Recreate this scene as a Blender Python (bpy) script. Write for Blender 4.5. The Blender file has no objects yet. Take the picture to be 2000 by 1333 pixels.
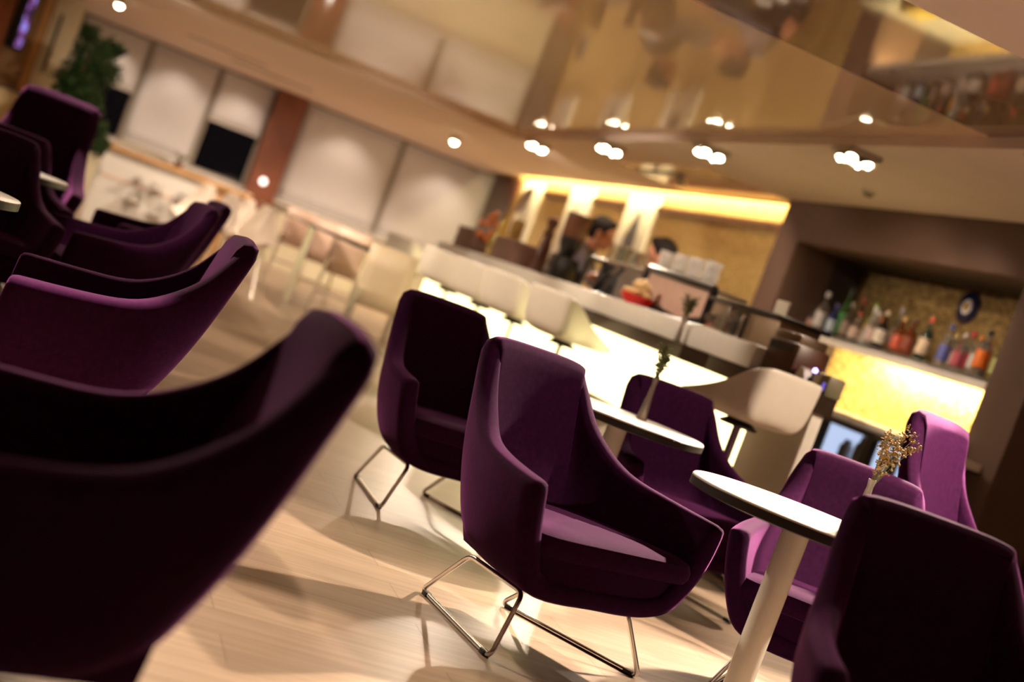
import bpy, bmesh, math, random
from mathutils import Vector, Matrix, noise
random.seed(7)
R = math.radians
SC = bpy.context.scene
COL = SC.collection

# ------------------------------------------------------------------ camera, world, exposure
cam_d = bpy.data.cameras.new('camera'); cam = bpy.data.objects.new('camera', cam_d); COL.objects.link(cam)
cam_d.sensor_width = 36.0; cam_d.lens = 50.0; cam_d.clip_start = 0.05
_r = Vector((0.89528479, -0.27447144, 0.35089967)); _u = Vector((-0.32340406, 0.1412949, 0.93565248)); _f = Vector((0.30639021, 0.95115781, -0.037734))
_m = Matrix((( _r.x, _u.x, -_f.x, 0), (_r.y, _u.y, -_f.y, 0), (_r.z, _u.z, -_f.z, 1.0), (0, 0, 0, 1)))
cam.matrix_world = _m
cam_d.dof.use_dof = True; cam_d.dof.focus_distance = 4.35; cam_d.dof.aperture_fstop = 1.5; cam_d.dof.aperture_blades = 0
SC.camera = cam
SC.view_settings.view_transform = 'Standard'; SC.view_settings.look = 'None'
SC.view_settings.exposure = 0.0; SC.view_settings.gamma = 1.0; SC.view_settings.use_curve_mapping = False
w = bpy.data.worlds.new('night'); SC.world = w; w.use_nodes = True
w.node_tree.nodes['Background'].inputs[0].default_value = (0.004, 0.003, 0.004, 1); w.node_tree.nodes['Background'].inputs[1].default_value = 1.0
try:
    SC.cycles.use_denoising = True; SC.cycles.max_bounces = 8; SC.cycles.diffuse_bounces = 4; SC.cycles.caustics_refractive = False
    SC.cycles.caustics_reflective = False; SC.cycles.sample_clamp_indirect = 4.0
except Exception: pass

WARM = (1.0, 0.79, 0.59)
def spot(loc, target, power, angle=50, blend=0.25, size=0.025, color=WARM):
    d = bpy.data.lights.new('lamp_light', 'SPOT'); d.energy = power; d.spot_size = R(angle); d.spot_blend = blend
    d.shadow_soft_size = size; d.color = color
    o = bpy.data.objects.new('lamp_light', d); COL.objects.link(o); o.location = loc
    o.rotation_euler = (Vector(target) - Vector(loc)).to_track_quat('-Z', 'Y').to_euler(); return o
def area(loc, rot, sx, sy, power, color=WARM):
    d = bpy.data.lights.new('strip_light', 'AREA'); d.shape = 'RECTANGLE'; d.size = sx; d.size_y = sy; d.energy = power; d.color = color
    o = bpy.data.objects.new('strip_light', d); COL.objects.link(o); o.location = loc; o.rotation_euler = rot; return o
# hidden light strips the bar has: along the top of the gold wall, under the bottle shelf
area((5.52, 15.15, 2.60), (0, R(-12), 0), 0.06, 9.0, 185, (1.0, 0.78, 0.38))
area((5.32, 8.75, 1.425), (0, R(-48), 0), 0.05, 2.9, 140, (1.0, 0.80, 0.36))

# ------------------------------------------------------------------ materials
MATS = {}
def mat(name, color, rough=0.5, metal=0.0, var=0.06, scale=20.0, emit=None, estr=0.0, trans=0.0, ior=1.45, coat=0.0, sheen=0.0, sheen_tint=None, alpha=1.0, bump=0.0, spec=None):
    if name in MATS: return MATS[name]
    m = bpy.data.materials.new(name); m.use_nodes = True; nt = m.node_tree; b = nt.nodes['Principled BSDF']
    b.inputs['Roughness'].default_value = rough; b.inputs['Metallic'].default_value = metal; b.inputs['IOR'].default_value = ior
    b.inputs['Transmission Weight'].default_value = trans; b.inputs['Coat Weight'].default_value = coat; b.inputs['Coat Roughness'].default_value = 0.05
    if spec is not None: b.inputs['Specular IOR Level'].default_value = spec
    if sheen:
        b.inputs['Sheen Weight'].default_value = sheen; b.inputs['Sheen Roughness'].default_value = 0.35
        b.inputs['Sheen Tint'].default_value = (*(sheen_tint or (1, 1, 1)), 1)
    if emit:
        b.inputs['Emission Color'].default_value = (*emit, 1); b.inputs['Emission Strength'].default_value = estr
    tc = nt.nodes.new('ShaderNodeTexCoord'); n = nt.nodes.new('ShaderNodeTexNoise'); n.inputs['Scale'].default_value = scale; n.inputs['Detail'].default_value = 4
    nt.links.new(tc.outputs['Object'], n.inputs['Vector'])
    rp = nt.nodes.new('ShaderNodeValToRGB'); rp.color_ramp.elements[0].position = 0.3; rp.color_ramp.elements[1].position = 0.7
    rp.color_ramp.elements[0].color = tuple(max(0, c * (1 - var)) for c in color) + (1,)
    rp.color_ramp.elements[1].color = tuple(min(1, c * (1 + var)) for c in color) + (1,)
    nt.links.new(n.outputs['Fac'], rp.inputs['Fac']); nt.links.new(rp.outputs['Color'], b.inputs['Base Color'])
    if bump:
        bp = nt.nodes.new('ShaderNodeBump'); bp.inputs['Strength'].default_value = bump; bp.inputs['Distance'].default_value = 0.002
        nt.links.new(n.outputs['Fac'], bp.inputs['Height']); nt.links.new(bp.outputs['Normal'], b.inputs['Normal'])
    MATS[name] = m; return m
def brick_mat(name, c1, c2, mortar, bw, rh, ms, rough, metal, axes, gap=0.5, rough_var=0.0, noise_scale=None, offset=0.5, squash=1.0, coat=0.0):
    m = bpy.data.materials.new(name); m.use_nodes = True; nt = m.node_tree; b = nt.nodes['Principled BSDF']
    b.inputs['Roughness'].default_value = rough; b.inputs['Metallic'].default_value = metal; b.inputs['Coat Weight'].default_value = coat
    b.inputs['Coat Roughness'].default_value = 0.12; b.inputs['Specular IOR Level'].default_value = 0.38
    g = nt.nodes.new('ShaderNodeNewGeometry'); sp = nt.nodes.new('ShaderNodeSeparateXYZ'); cb = nt.nodes.new('ShaderNodeCombineXYZ')
    nt.links.new(g.outputs['Position'], sp.inputs[0]); nt.links.new(sp.outputs[axes[0]], cb.inputs[0]); nt.links.new(sp.outputs[axes[1]], cb.inputs[1])
    br = nt.nodes.new('ShaderNodeTexBrick'); br.offset = offset; br.inputs['Scale'].default_value = 1.0
    br.inputs['Brick Width'].default_value = bw; br.inputs['Row Height'].default_value = rh; br.inputs['Mortar Size'].default_value = ms
    br.inputs['Color1'].default_value = (*c1, 1); br.inputs['Color2'].default_value = (*c2, 1); br.inputs['Mortar'].default_value = (*mortar, 1)
    br.inputs['Mortar Smooth'].default_value = 0.2; br.inputs['Bias'].default_value = 0.0
    nt.links.new(cb.outputs[0], br.inputs['Vector'])
    n = nt.nodes.new('ShaderNodeTexNoise'); n.inputs['Scale'].default_value = 1.0; n.inputs['Detail'].default_value = 6
    mp = nt.nodes.new('ShaderNodeMapping'); mp.inputs['Scale'].default_value = noise_scale or (10, 10, 10)
    nt.links.new(cb.outputs[0], mp.inputs['Vector']); nt.links.new(mp.outputs[0], n.inputs['Vector'])
    mx = nt.nodes.new('ShaderNodeMix'); mx.data_type = 'RGBA'; mx.blend_type = 'MULTIPLY'; mx.inputs['Factor'].default_value = 1.0
    rp = nt.nodes.new('ShaderNodeValToRGB'); rp.color_ramp.elements[0].position = 0.3; rp.color_ramp.elements[1].position = 0.72
    rp.color_ramp.elements[0].color = (0.72, 0.70, 0.68, 1); rp.color_ramp.elements[1].color = (1, 1, 1, 1)
    nt.links.new(n.outputs['Fac'], rp.inputs['Fac']); nt.links.new(br.outputs['Color'], mx.inputs['A']); nt.links.new(rp.outputs['Color'], mx.inputs['B'])
    nt.links.new(mx.outputs['Result'], b.inputs['Base Color'])
    MATS[name] = m; return m

VELVET = mat('purple_velvet', (0.0235, 0.0033, 0.0222), 0.9, var=0.22, scale=55, sheen=0.28, sheen_tint=(0.62, 0.16, 0.58), bump=0.15, spec=0.05)
CHROME = mat('chrome', (0.82, 0.79, 0.74), 0.22, 1.0, var=0.02)
STEEL = mat('brushed_steel', (0.62, 0.58, 0.54), 0.3, 1.0, var=0.05)
BLACK = mat('black_plastic', (0.012, 0.010, 0.010), 0.35, var=0.1)
RUBBER = mat('black_rubber', (0.010, 0.010, 0.010), 0.6)
WHITE = mat('white_laminate', (0.70, 0.66, 0.62), 0.28, var=0.02)
WHITEP = mat('white_lacquer', (0.74, 0.70, 0.62), 0.22, var=0.02)
EDGE = mat('dark_edge_band', (0.022, 0.018, 0.012), 0.4)
SEATW = mat('cream_plastic_shell', (0.76, 0.70, 0.60), 0.35, var=0.02)
SEATY = mat('beige_shell', (0.72, 0.60, 0.42), 0.45, var=0.03)
SEATP = mat('rose_beige_shell', (0.66, 0.47, 0.38), 0.5, var=0.03)
COUNTER = mat('white_stone', (0.70, 0.66, 0.60), 0.3, var=0.03)
DARKTOP = mat('dark_brown_gloss', (0.035, 0.022, 0.014), 0.16, var=0.15)
TAUPE = mat('taupe_paint', (0.105, 0.058, 0.043), 0.6, var=0.04, scale=3)
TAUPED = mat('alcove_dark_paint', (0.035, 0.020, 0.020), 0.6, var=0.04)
PLASTER = mat('ceiling_plaster', (0.88, 0.74, 0.66), 0.75, var=0.02, scale=2)
GLOSS = mat('stretch_ceiling_beige', (0.80, 0.60, 0.42), 0.055, var=0.015, scale=1.5, spec=0.75)
GLOSSD = mat('stretch_ceiling_darker', (0.22, 0.145, 0.095), 0.045, var=0.02, scale=1.5, spec=0.75)
WALLC = mat('cream_wall_paint', (0.66, 0.60, 0.44), 0.7, var=0.02, scale=2)
BLIND = mat('blind_fabric', (0.66, 0.64, 0.66), 0.8, var=0.03, scale=60, bump=0.1)
FRAME = mat('window_frame_taupe', (0.26, 0.22, 0.18), 0.45)
COLB = mat('brown_column_veneer', (0.20, 0.060, 0.028), 0.4, var=0.12, scale=6)
GLASS = mat('window_glass', (0.9, 0.95, 0.95), 0.02, trans=1.0, ior=1.3, var=0)
CLEAR = mat('clear_glass', (0.95, 0.97, 0.95), 0.03, trans=1.0, ior=1.4, var=0)
LITP = mat('lit_panel', (0.9, 0.85, 0.7), 0.4, emit=(1.0, 0.86, 0.42), estr=3.6, var=0)
BULB = mat('lamp_bulb', (1, 1, 1), 0.4, emit=(1.0, 0.78, 0.48), estr=60, var=0)
WOODO = mat('orange_wood', (0.52, 0.27, 0.09), 0.4, var=0.15, scale=8)
WOODD = mat('dark_walnut', (0.075, 0.024, 0.012), 0.35, var=0.25, scale=9)
WOODR = mat('red_brown_wood', (0.33, 0.10, 0.03), 0.4, var=0.15, scale=7)
BOXB = mat('brown_box', (0.16, 0.085, 0.065), 0.55, var=0.1)
LEAF = mat('leaf_green', (0.016, 0.040, 0.009), 0.5, var=0.4, scale=5)
DRYY = mat('dried_yellow_flower', (0.24, 0.13, 0.03), 0.8, var=0.4, scale=40)
DRYG = mat('dried_green_sprig', (0.11, 0.12, 0.04), 0.8, var=0.4, scale=40)
VASEM = mat('pewter_vase', (0.52, 0.45, 0.38), 0.32, 0.85, var=0.05)
SKIN = mat('skin', (0.62, 0.27, 0.17), 0.5, var=0.06)
HAIR = mat('dark_hair', (0.012, 0.008, 0.007), 0.75, var=0.3, scale=80, spec=.25)
CLOTHB = mat('black_waistcoat', (0.010, 0.009, 0.012), 0.8)
CLOTHS = mat('grey_blue_shirt', (0.22, 0.20, 0.26), 0.8, var=0.15)
FLOOR = brick_mat('oak_laminate', (0.385, 0.285, 0.212), (0.335, 0.248, 0.182), (0.22, 0.155, 0.112), 1.25, 0.19, 0.0018, 0.34, 0.0, (0, 1), noise_scale=(2.2, 34, 1), coat=0.0)
GOLD = brick_mat('gold_mosaic', (0.84, 0.62, 0.26), (0.56, 0.39, 0.13), (0.30, 0.20, 0.07), 0.042, 0.021, 0.0016, 0.36, 0.30, (1, 2), noise_scale=(18, 30, 1))
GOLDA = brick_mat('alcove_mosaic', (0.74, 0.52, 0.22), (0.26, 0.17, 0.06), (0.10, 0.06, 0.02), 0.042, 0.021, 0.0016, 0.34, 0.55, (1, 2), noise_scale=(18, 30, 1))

# ------------------------------------------------------------------ mesh helpers
class MB:
    def __init__(s): s.bm = bmesh.new()
    def _xf(s, vs, rot, loc):
        if rot is not None: bmesh.ops.rotate(s.bm, verts=vs, cent=(0, 0, 0), matrix=rot)
        bmesh.ops.translate(s.bm, verts=vs, vec=loc)
    def box(s, c, d, bev=0.0, rot=None, seg=2):
        g = bmesh.ops.create_cube(s.bm, size=1.0); vs = g['verts']
        for v in vs: v.co = Vector((v.co.x * d[0], v.co.y * d[1], v.co.z * d[2]))
        if bev > 0:
            es = list({e for v in vs for e in v.link_edges})
            r = bmesh.ops.bevel(s.bm, geom=es, offset=bev, segments=seg, profile=0.5, affect='EDGES')
            vs = list({v for f in r['faces'] for v in f.verts} | {v for v in vs if v.is_valid})
        s._xf(vs, rot, c); return s
    def lathe(s, prof, c=(0, 0, 0), n=24, rot=None, sx=1.0, sy=1.0):
        rings = []; vs = []
        for r, z in prof:
            if r < 1e-6: ring = [s.bm.verts.new((0, 0, z))]
            else: ring = [s.bm.verts.new((r * sx * math.cos(2 * math.pi * i / n), r * sy * math.sin(2 * math.pi * i / n), z)) for i in range(n)]
            rings.append(ring); vs += ring
        for a, b in zip(rings, rings[1:]):
            for i in range(n):
                j = (i + 1) % n
                if len(a) == 1 and len(b) == 1: continue
                if len(a) == 1: s.bm.faces.new((a[0], b[i], b[j]))
                elif len(b) == 1: s.bm.faces.new((a[i], a[j], b[0]))
                else: s.bm.faces.new((a[i], a[j], b[j], b[i]))
        if len(rings[0]) > 1: s.bm.faces.new(rings[0][::-1])
        if len(rings[-1]) > 1: s.bm.faces.new(rings[-1])
        s._xf(vs, rot, c); return s
    def cyl(s, p0, p1, r0, r1=None, n=16):
        p0 = Vector(p0); p1 = Vector(p1); d = p1 - p0
        rot = d.to_track_quat('Z', 'Y').to_matrix()
        return s.lathe([(r0, 0), (r0 if r1 is None else r1, d.length)], p0, n, rot)
    def ball(s, c, r, n=12, sc=(1, 1, 1), rot=None):
        prof = [(max(0, r * math.sin(math.pi * i / (n // 2 + 2))) if 0 < i < n // 2 + 2 else 0, -r * math.cos(math.pi * i / (n // 2 + 2))) for i in range(n // 2 + 3)]
        k = len(s.bm.verts); s.lathe(prof, (0, 0, 0), n); s.bm.verts.ensure_lookup_table(); vs = s.bm.verts[k:]
        for v in vs: v.co = Vector((v.co.x * sc[0], v.co.y * sc[1], v.co.z * sc[2]))
        s._xf(list(vs), rot, c); return s
    def tube(s, pts, r, n=8, closed=False):
        pts = [Vector(p) for p in pts]; m = len(pts); rings = []; up = None
        for i, p in enumerate(pts):
            a = pts[(i - 1) % m] if (closed or i > 0) else p; b = pts[(i + 1) % m] if (closed or i < m - 1) else p
            t = (b - a).normalized()
            if up is None: up = t.orthogonal().normalized()
            up = (up - t * up.dot(t)); up = up.normalized() if up.length > 1e-6 else t.orthogonal().normalized()
            x = t.cross(up); rr = r[i] if isinstance(r, (list, tuple)) else r
            rings.append([s.bm.verts.new(p + (up * math.cos(2 * math.pi * k / n) + x * math.sin(2 * math.pi * k / n)) * rr) for k in range(n)])
        pairs = list(zip(rings, rings[1:])) + ([(rings[-1], rings[0])] if closed else [])
        for idx, (a, b) in enumerate(pairs):
            off = 0
            if closed and idx == len(pairs) - 1:
                off = min(range(n), key=lambda k: (a[0].co - b[k].co).length)
            for k in range(n): s.bm.faces.new((a[k], a[(k + 1) % n], b[(k + 1 + off) % n], b[(k + off) % n]))
        if not closed: s.bm.faces.new(rings[0][::-1]); s.bm.faces.new(rings[-1])
        return s
    def prism(s, poly, h0, h1, f):
        """poly of 2-D points, f(a, b, h) gives the 3-D point"""
        A = [s.bm.verts.new(f(a, b, h0)) for a, b in poly]; B = [s.bm.verts.new(f(a, b, h1)) for a, b in poly]; n = len(poly)
        s.bm.faces.new(A[::-1]); s.bm.faces.new(B)
        for i in range(n): s.bm.faces.new((A[i], A[(i + 1) % n], B[(i + 1) % n], B[i]))
        return s
    def grid(s, rows, closed=False):
        V = [[s.bm.verts.new(p) for p in r] for r in rows]
        for a, b in zip(V, V[1:]):
            for i in range(len(a) - 1): s.bm.faces.new((a[i], a[i + 1], b[i + 1], b[i]))
        return s
    def mesh(s, smooth=True, name='m'):
        bmesh.ops.recalc_face_normals(s.bm, faces=s.bm.faces[:]); me = bpy.data.meshes.new(name); s.bm.to_mesh(me); s.bm.free()
        if smooth:
            for p in me.polygons: p.use_smooth = True
            try: me.set_sharp_from_angle(angle=R(38))
            except Exception: pass
        return me
    def obj(s, name, m, parent=None, smooth=True, loc=None):
        me = s.mesh(smooth, name); me.materials.append(m); o = bpy.data.objects.new(name, me); COL.objects.link(o)
        if parent is not None: o.parent = parent
        if loc is not None: o.location = loc
        return o
def tag(o, label, cat, group=None):
    o['label'] = label; o['category'] = cat
    if group: o['group'] = group
    return o
def thing(name, label, cat, loc=(0, 0, 0), rz=0.0, group=None):
    o = bpy.data.objects.new(name, None); COL.objects.link(o); o.empty_display_size = 0.1; o.location = loc; o.rotation_euler = (0, 0, rz)
    return tag(o, label, cat, group)
def struct(o): o['kind'] = 'structure'; return o
def copy_tree(o, parent=None):
    c = o.copy(); COL.objects.link(c)
    if parent is not None: c.parent = parent
    for ch in list(o.children): copy_tree(ch, c)
    return c
def baked(me, mods, m, name):
    o = bpy.data.objects.new('tmp', me); COL.objects.link(o)
    for t, kw in mods:
        md = o.modifiers.new(t, t)
        for k, v in kw.items(): setattr(md, k, v)
    dg = bpy.context.evaluated_depsgraph_get(); dg.update()
    r = bpy.data.meshes.new_from_object(o.evaluated_get(dg)); r.name = name
    bpy.data.objects.remove(o)
    r.materials.clear(); r.materials.append(m)
    for p in r.polygons: p.use_smooth = True
    return r
def mobj(name, me, parent=None):
    o = bpy.data.objects.new(name, me); COL.objects.link(o)
    if parent is not None: o.parent = parent
    return o
def crom(P, k):
    out = []; n = len(P)
    for i in range(n - 1):
        p0 = P[max(i - 1, 0)]; p1 = P[i]; p2 = P[i + 1]; p3 = P[min(i + 2, n - 1)]
        for j in range(k):
            t = j / k
            out.append(0.5 * ((2 * p1) + (p2 - p0) * t + (2 * p0 - 5 * p1 + 4 * p2 - p3) * t * t + (3 * p1 - p0 - 3 * p2 + p3) * t ** 3))
    out.append(P[-1].copy()); return out
def rounded(pts, r, seg=5, closed=True):
    pts = [Vector(p) for p in pts]; n = len(pts); out = []
    for i, p in enumerate(pts):
        if not closed and i in (0, n - 1): out.append(p); continue
        a = (pts[(i - 1) % n] - p); b = (pts[(i + 1) % n] - p); rr = min(r, a.length * 0.45, b.length * 0.45)
        A = p + a.normalized() * rr; B = p + b.normalized() * rr
        for k in range(seg + 1):
            t = k / seg; out.append(A * (1 - t) ** 2 + p * 2 * t * (1 - t) + B * t * t)
    return out

# ------------------------------------------------------------------ room shell
ZC, ZP = 2.44, 2.50
def sbox(name, x0, x1, y0, y1, z0, z1, m, parent=None):
    o = MB().box(((x0 + x1) / 2, (y0 + y1) / 2, (z0 + z1) / 2), (x1 - x0, y1 - y0, z1 - z0)).obj(name, m, parent, smooth=False)
    if parent is None: struct(o)
    return o
YW = 20.9
sbox('floor', -7, 6.6, -5, YW + 0.3, -0.1, 0, FLOOR)
# ceiling: soffit strips around one glossy stretch panel (one field darker)
m_ = MB()
m_.box((-1.54, 17.7, 2.56), (10.92, 6.5, 0.24)); m_.box((4.655, 7.98, 2.56), (1.47, 25.96, 0.24)); m_.box((-1.54, -0.19, 2.56), (10.92, 9.62, 0.24))
struct(m_.obj('ceiling', PLASTER, smooth=False))
sbox('ceiling_panel', -7, 3.92, 6.15, 14.45, ZP, ZP + 0.1, GLOSS)
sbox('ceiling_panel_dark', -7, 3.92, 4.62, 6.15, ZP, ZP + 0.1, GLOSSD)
sbox('ceiling_cove', 5.0, 6.6, -5, YW + 0.3, 2.69, 2.8, PLASTER)
m_ = MB(); m_.box((4.655, 20.93, 2.56), (1.47, 0.04, 0.24)); struct(m_.obj('trim_1', PLASTER, smooth=False))
sbox('wall_bar', 5.6, 5.75, 10.55, YW, 0, 2.7, GOLD)
# taupe volume round the bottle alcove
m_ = MB()
m_.box((5.42, 10.39, 1.35), (0.40, 0.38, 2.70)); m_.box((5.42, 7.07, 1.22), (0.40, 0.38, 2.44)); m_.box((5.42, 8.73, 2.275), (0.40, 2.94, 0.33))
struct(m_.obj('wall_alcove_front', TAUPE, smooth=False))
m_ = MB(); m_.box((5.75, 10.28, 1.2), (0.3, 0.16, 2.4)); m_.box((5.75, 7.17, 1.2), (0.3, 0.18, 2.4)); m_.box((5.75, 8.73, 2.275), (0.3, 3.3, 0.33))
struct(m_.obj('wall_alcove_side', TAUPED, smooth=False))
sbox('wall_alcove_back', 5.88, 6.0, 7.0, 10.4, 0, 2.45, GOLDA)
sbox('wall_right', 6.4, 6.6, -5, 7.0, 0, 2.7, TAUPED)
sbox('wall_right_return', 5.62, 6.4, 6.88, 6.98, 0, 2.7, TAUPED)
sbox('wall_rear', -7, 6.6, -5.2, -5, 0, 2.7, WALLC)
sbox('wall_left', -7.2, -7, -5, YW + 0.3, 0, 2.7, WALLC)
# dark picture rail on the gold wall
for i, (a, b) in enumerate(((10.58, 14.15), (15.15, 16.25), (17.15, 18.25))):
    sbox('trim_%d' % (i + 2), 5.555, 5.6, a, b, 2.245, 2.315, WOODD)
sbox('trim_20', 5.555, 5.6, 19.55, YW - .06, 0, ZC, WOODD)
# window wall: sill wall, head, mullions, column, glazing
sbox('wall_back', -7, 5.75, YW, YW + 0.2, 0, 0.93, WALLC)
sbox('wall_back_head', -7, 5.75, YW, YW + 0.2, 2.40, 2.7, FRAME)
sbox('trim_6', -0.75, 5.6, YW - 0.14, YW, 0.91, 0.95, WHITE)
bays = [(-0.72, 0.26), (0.26, 1.27), (1.27, 2.10), (2.53, 4.09), (4.09, 5.60)]
for i, (a, b) in enumerate(bays):
    wo = struct(mobj('window_%d' % (i + 1), MB().box(((a + b) / 2, YW + 0.10, 1.67), (b - a - 0.08, 0.012, 1.46)).mesh(False)))
    wo.data.materials.append(GLASS)
    f = MB()
    for x in (a + 0.025, b - 0.025): f.box((x, YW + 0.09, 1.67), (0.05, 0.08, 1.48))
    for z in (0.955, 2.385): f.box(((a + b) / 2, YW + 0.09, z), (b - a, 0.08, 0.05))
    f.obj('window_frame', FRAME, wo, smooth=False)
sbox('trim_7', 2.10, 2.53, YW - 0.32, YW + 0.2, 0, ZC, COLB)
for i, (x, ww) in enumerate(((-0.72, 0.10), (0.26, 0.05), (1.27, 0.05), (4.09, 0.06), (5.58, 0.05))):
    sbox('trim_%d' % (8 + i), x - ww / 2, x + ww / 2, YW - 0.05, YW, 0.93, 2.42, FRAME)
blab = ['white roller blind half lowered behind the tall green tree', 'white roller blind fully lowered between the tree and the half-open window',
        'short white roller blind raised above the black night window', 'wide white roller blind just right of the brown column', 'wide white roller blind nearest the gold bar wall']
for i, ((a, b), zb) in enumerate(zip(bays, (1.63, 0.97, 1.68, 0.97, 0.97))):
    o = thing('roller_blind', blab[i], 'blind', ((a + b) / 2, YW - 0.03, 2.4), 0, 'roller blinds on the window wall')
    wd = b - a - 0.07
    rows = [[(x * wd / 10 - wd / 2, 0.004 * math.sin(x * 0.9 + z), -z * (2.36 - zb) / 8 - 0.02) for x in range(11)] for z in range(9)]
    mb = MB().grid(rows); me = baked(mb.mesh(), [('SOLIDIFY', dict(thickness=0.003))], BLIND, 'fabric'); mobj('fabric', me, o)
    MB().cyl((-wd / 2, 0, -0.015), (wd / 2, 0, -0.015), 0.022).obj('roller', BLIND, o)
    MB().box((0, 0, zb - 2.40 + 0.012), (wd, 0.012, 0.03), 0.004).obj('bottom_bar', WHITE, o)

# left end: cream door, brown panelling, television, seen past the tree
YL = 18.5
sbox('wall_left_end', -7, -0.98, YL, YL + 0.2, 0, 2.44, mat('brown_wall_panel', (0.30, 0.17, 0.075), 0.6, var=0.08, scale=3))
dr = struct(MB().box((-0.82, YL + 0.05, 1.2), (0.34, 0.06, 2.36), 0.006).obj('door_1', WALLC))
MB().box((-0.955, YL + 0.05, 1.2), (0.07, 0.05, 2.36)).obj('glass_strip', mat('grey_glass_strip', (0.30, 0.28, 0.22), 0.2), dr)
MB().cyl((-0.87, YL - 0.02, 1.40), (-0.87, YL - 0.02, 2.14), 0.016).obj('door_handle', BLACK, dr)
sbox('trim_13', -1.08, -1.02, YL - 0.03, YL, 0, 2.44, WOODO)
sbox('trim_14', -2.6, -1.40, YL - 0.04, YL, 1.15, 2.44, WOODR)
t = thing('television', 'narrow dark television with purple and blue picture by the red-brown panel', 'television', (-1.29, YL - 0.05, 1.55))
MB().box((0, 0, 0.42), (0.20, 0.05, 0.86), 0.006).obj('housing', BLACK, t)
tv = mat('tv_picture', (0.05, 0.04, 0.1), 0.2, emit=(0.30, 0.22, 0.85), estr=1.0)
ntv = tv.node_tree; nn = ntv.nodes.new('ShaderNodeTexNoise'); nn.inputs['Scale'].default_value = 9; rr = ntv.nodes.new('ShaderNodeValToRGB')
rr.color_ramp.elements[0].position = 0.42; rr.color_ramp.elements[0].color = (0.01, 0.01, 0.03, 1); rr.color_ramp.elements[1].position = 0.6; rr.color_ramp.elements[1].color = (0.35, 0.30, 1, 1)
e = rr.color_ramp.elements.new(0.52); e.color = (0.25, 0.06, 0.25, 1)
tcv = ntv.nodes.new('ShaderNodeTexCoord'); ntv.links.new(tcv.outputs['Object'], nn.inputs['Vector']); ntv.links.new(nn.outputs['Fac'], rr.inputs['Fac']); ntv.links.new(rr.outputs['Color'], ntv.nodes['Principled BSDF'].inputs['Emission Color'])
MB().box((0.055, -0.027, 0.42), (0.07, 0.004, 0.78)).obj('screen', tv, t)
t = thing('side_cabinet', 'pale yellow low cabinet with brown edge under the television', 'cabinet', (-1.30, YL - 0.45, 0))
MB().box((0, 0, 0.53), (0.62, 0.5, 1.06), 0.01).obj('body', mat('pale_yellow_lacquer', (0.66, 0.50, 0.24), 0.4), t)
MB().box((0.33, 0, 0.53), (0.05, 0.52, 1.06), 0.01).obj('end_panel', WOODO, t)
MB().box((0, 0, 1.075), (0.70, 0.54, 0.03), 0.006).obj('top', WOODD, t)

# ------------------------------------------------------------------ lounge chair
def shell_mesh(name, th=0.070, tall=False):
    K = [[(0, .282, .186), (.18, .288, .187), (.300, .298, .217), (.366, .306, .31), (.406, .306, .415), (.428, .298, .520)],
         [(0, .11, .192), (.16, .11, .193), (.280, .11, .220), (.340, .11, .32), (.376, .11, .43), (.392, .10, .534)],
         [(0, -.04, .196), (.14, -.05, .197), (.237, -.06, .228), (.292, -.07, .33), (.322, -.08, .44), (.328, -.085, .565)],
         [(0, -.07, .197), (.115, -.09, .2), (.214, -.132, .255), (.252, -.162, .34), (.274, -.195, .48), (.272, -.225, .655)],
         [(0, -.09, .197), (.085, -.118, .202), (.176, -.173, .264), (.21, -.216, .36), (.234, -.274, .53), (.240, -.33, .785)],
         [(0, -.11, .198), (.055, -.135, .203), (.126, -.190, .264), (.155, -.24, .37), (.178, -.30, .54), (.198, -.375, .825)],
         [(0, -.115, .198), (0, -.14, .203), (0, -.197, .264), (0, -.249, .37), (0, -.312, .54), (0, -.388, .832)]]
    if tall:    # same chair with a longer upright back
        for k, dz in zip(K, (0, 0, .02, .10, .22, .235, .235)):
            for q in (3, 4, 5): a, b, c = k[q]; k[q] = (a, b, c + dz * (.25, .6, 1)[q - 3])
        K[3][5] = (.255, -.245, .80); K[3][4] = (.262, -.215, .55)
    full = K + [[(-a, b, c) for a, b, c in k] for k in K[-2::-1]]
    V = [crom([Vector(p) for p in k], 3) for k in full]
    rows = list(zip(*V)); rows = [crom(list(r), 3) for r in rows]       # rows[v][u]
    mb = MB(); mb.grid([[Vector((p.x, p.y, p.z)) for p in r] for r in rows])
    bmesh.ops.remove_doubles(mb.bm, verts=mb.bm.verts[:], dist=0.0015)
    bmesh.ops.dissolve_degenerate(mb.bm, dist=0.0005, edges=mb.bm.edges[:])
    me = mb.mesh(True, name)
    # make sure faces point outwards (down/out)
    dn = sum(p.normal.z * p.area for p in me.polygons if p.center.z < 0.21)
    return baked(me, [('SOLIDIFY', dict(thickness=th, offset=-1.0 if dn < 0 else 1.0, use_even_offset=False)), ('SUBSURF', dict(levels=1, render_levels=1))], VELVET, name)
def cushion_mesh():
    rows = []
    for (k, z) in ((0.90, .332), (0.975, .336), (1.0, .352), (1.0, .372), (0.97, .394), (0.90, .404), (0.6, .409), (0.0, .411)):
        ring = []
        for i in range(48):
            a = 2 * math.pi * i / 48; c, s_ = math.cos(a), math.sin(a)
            e = 0.30; x = math.copysign(abs(c) ** e, c); y = math.copysign(abs(s_) ** e, s_)
            hw = 0.305 + 0.05 * y                                   # wider at the front
            ring.append(Vector((x * hw * k, 0.078 + y * 0.252 * k, z - 0.006 - 0.012 * (1 - y) * 0.5)))
        rows.append(ring + [ring[0]])
    mb = MB().grid(rows); bmesh.ops.remove_doubles(mb.bm, verts=mb.bm.verts[:], dist=0.0005)
    bot = [e for e in mb.bm.edges if e.is_boundary]
    if bot: bmesh.ops.edgeloop_fill(mb.bm, edges=bot)
    me = mb.mesh(); me.materials.append(VELVET); return me
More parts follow.
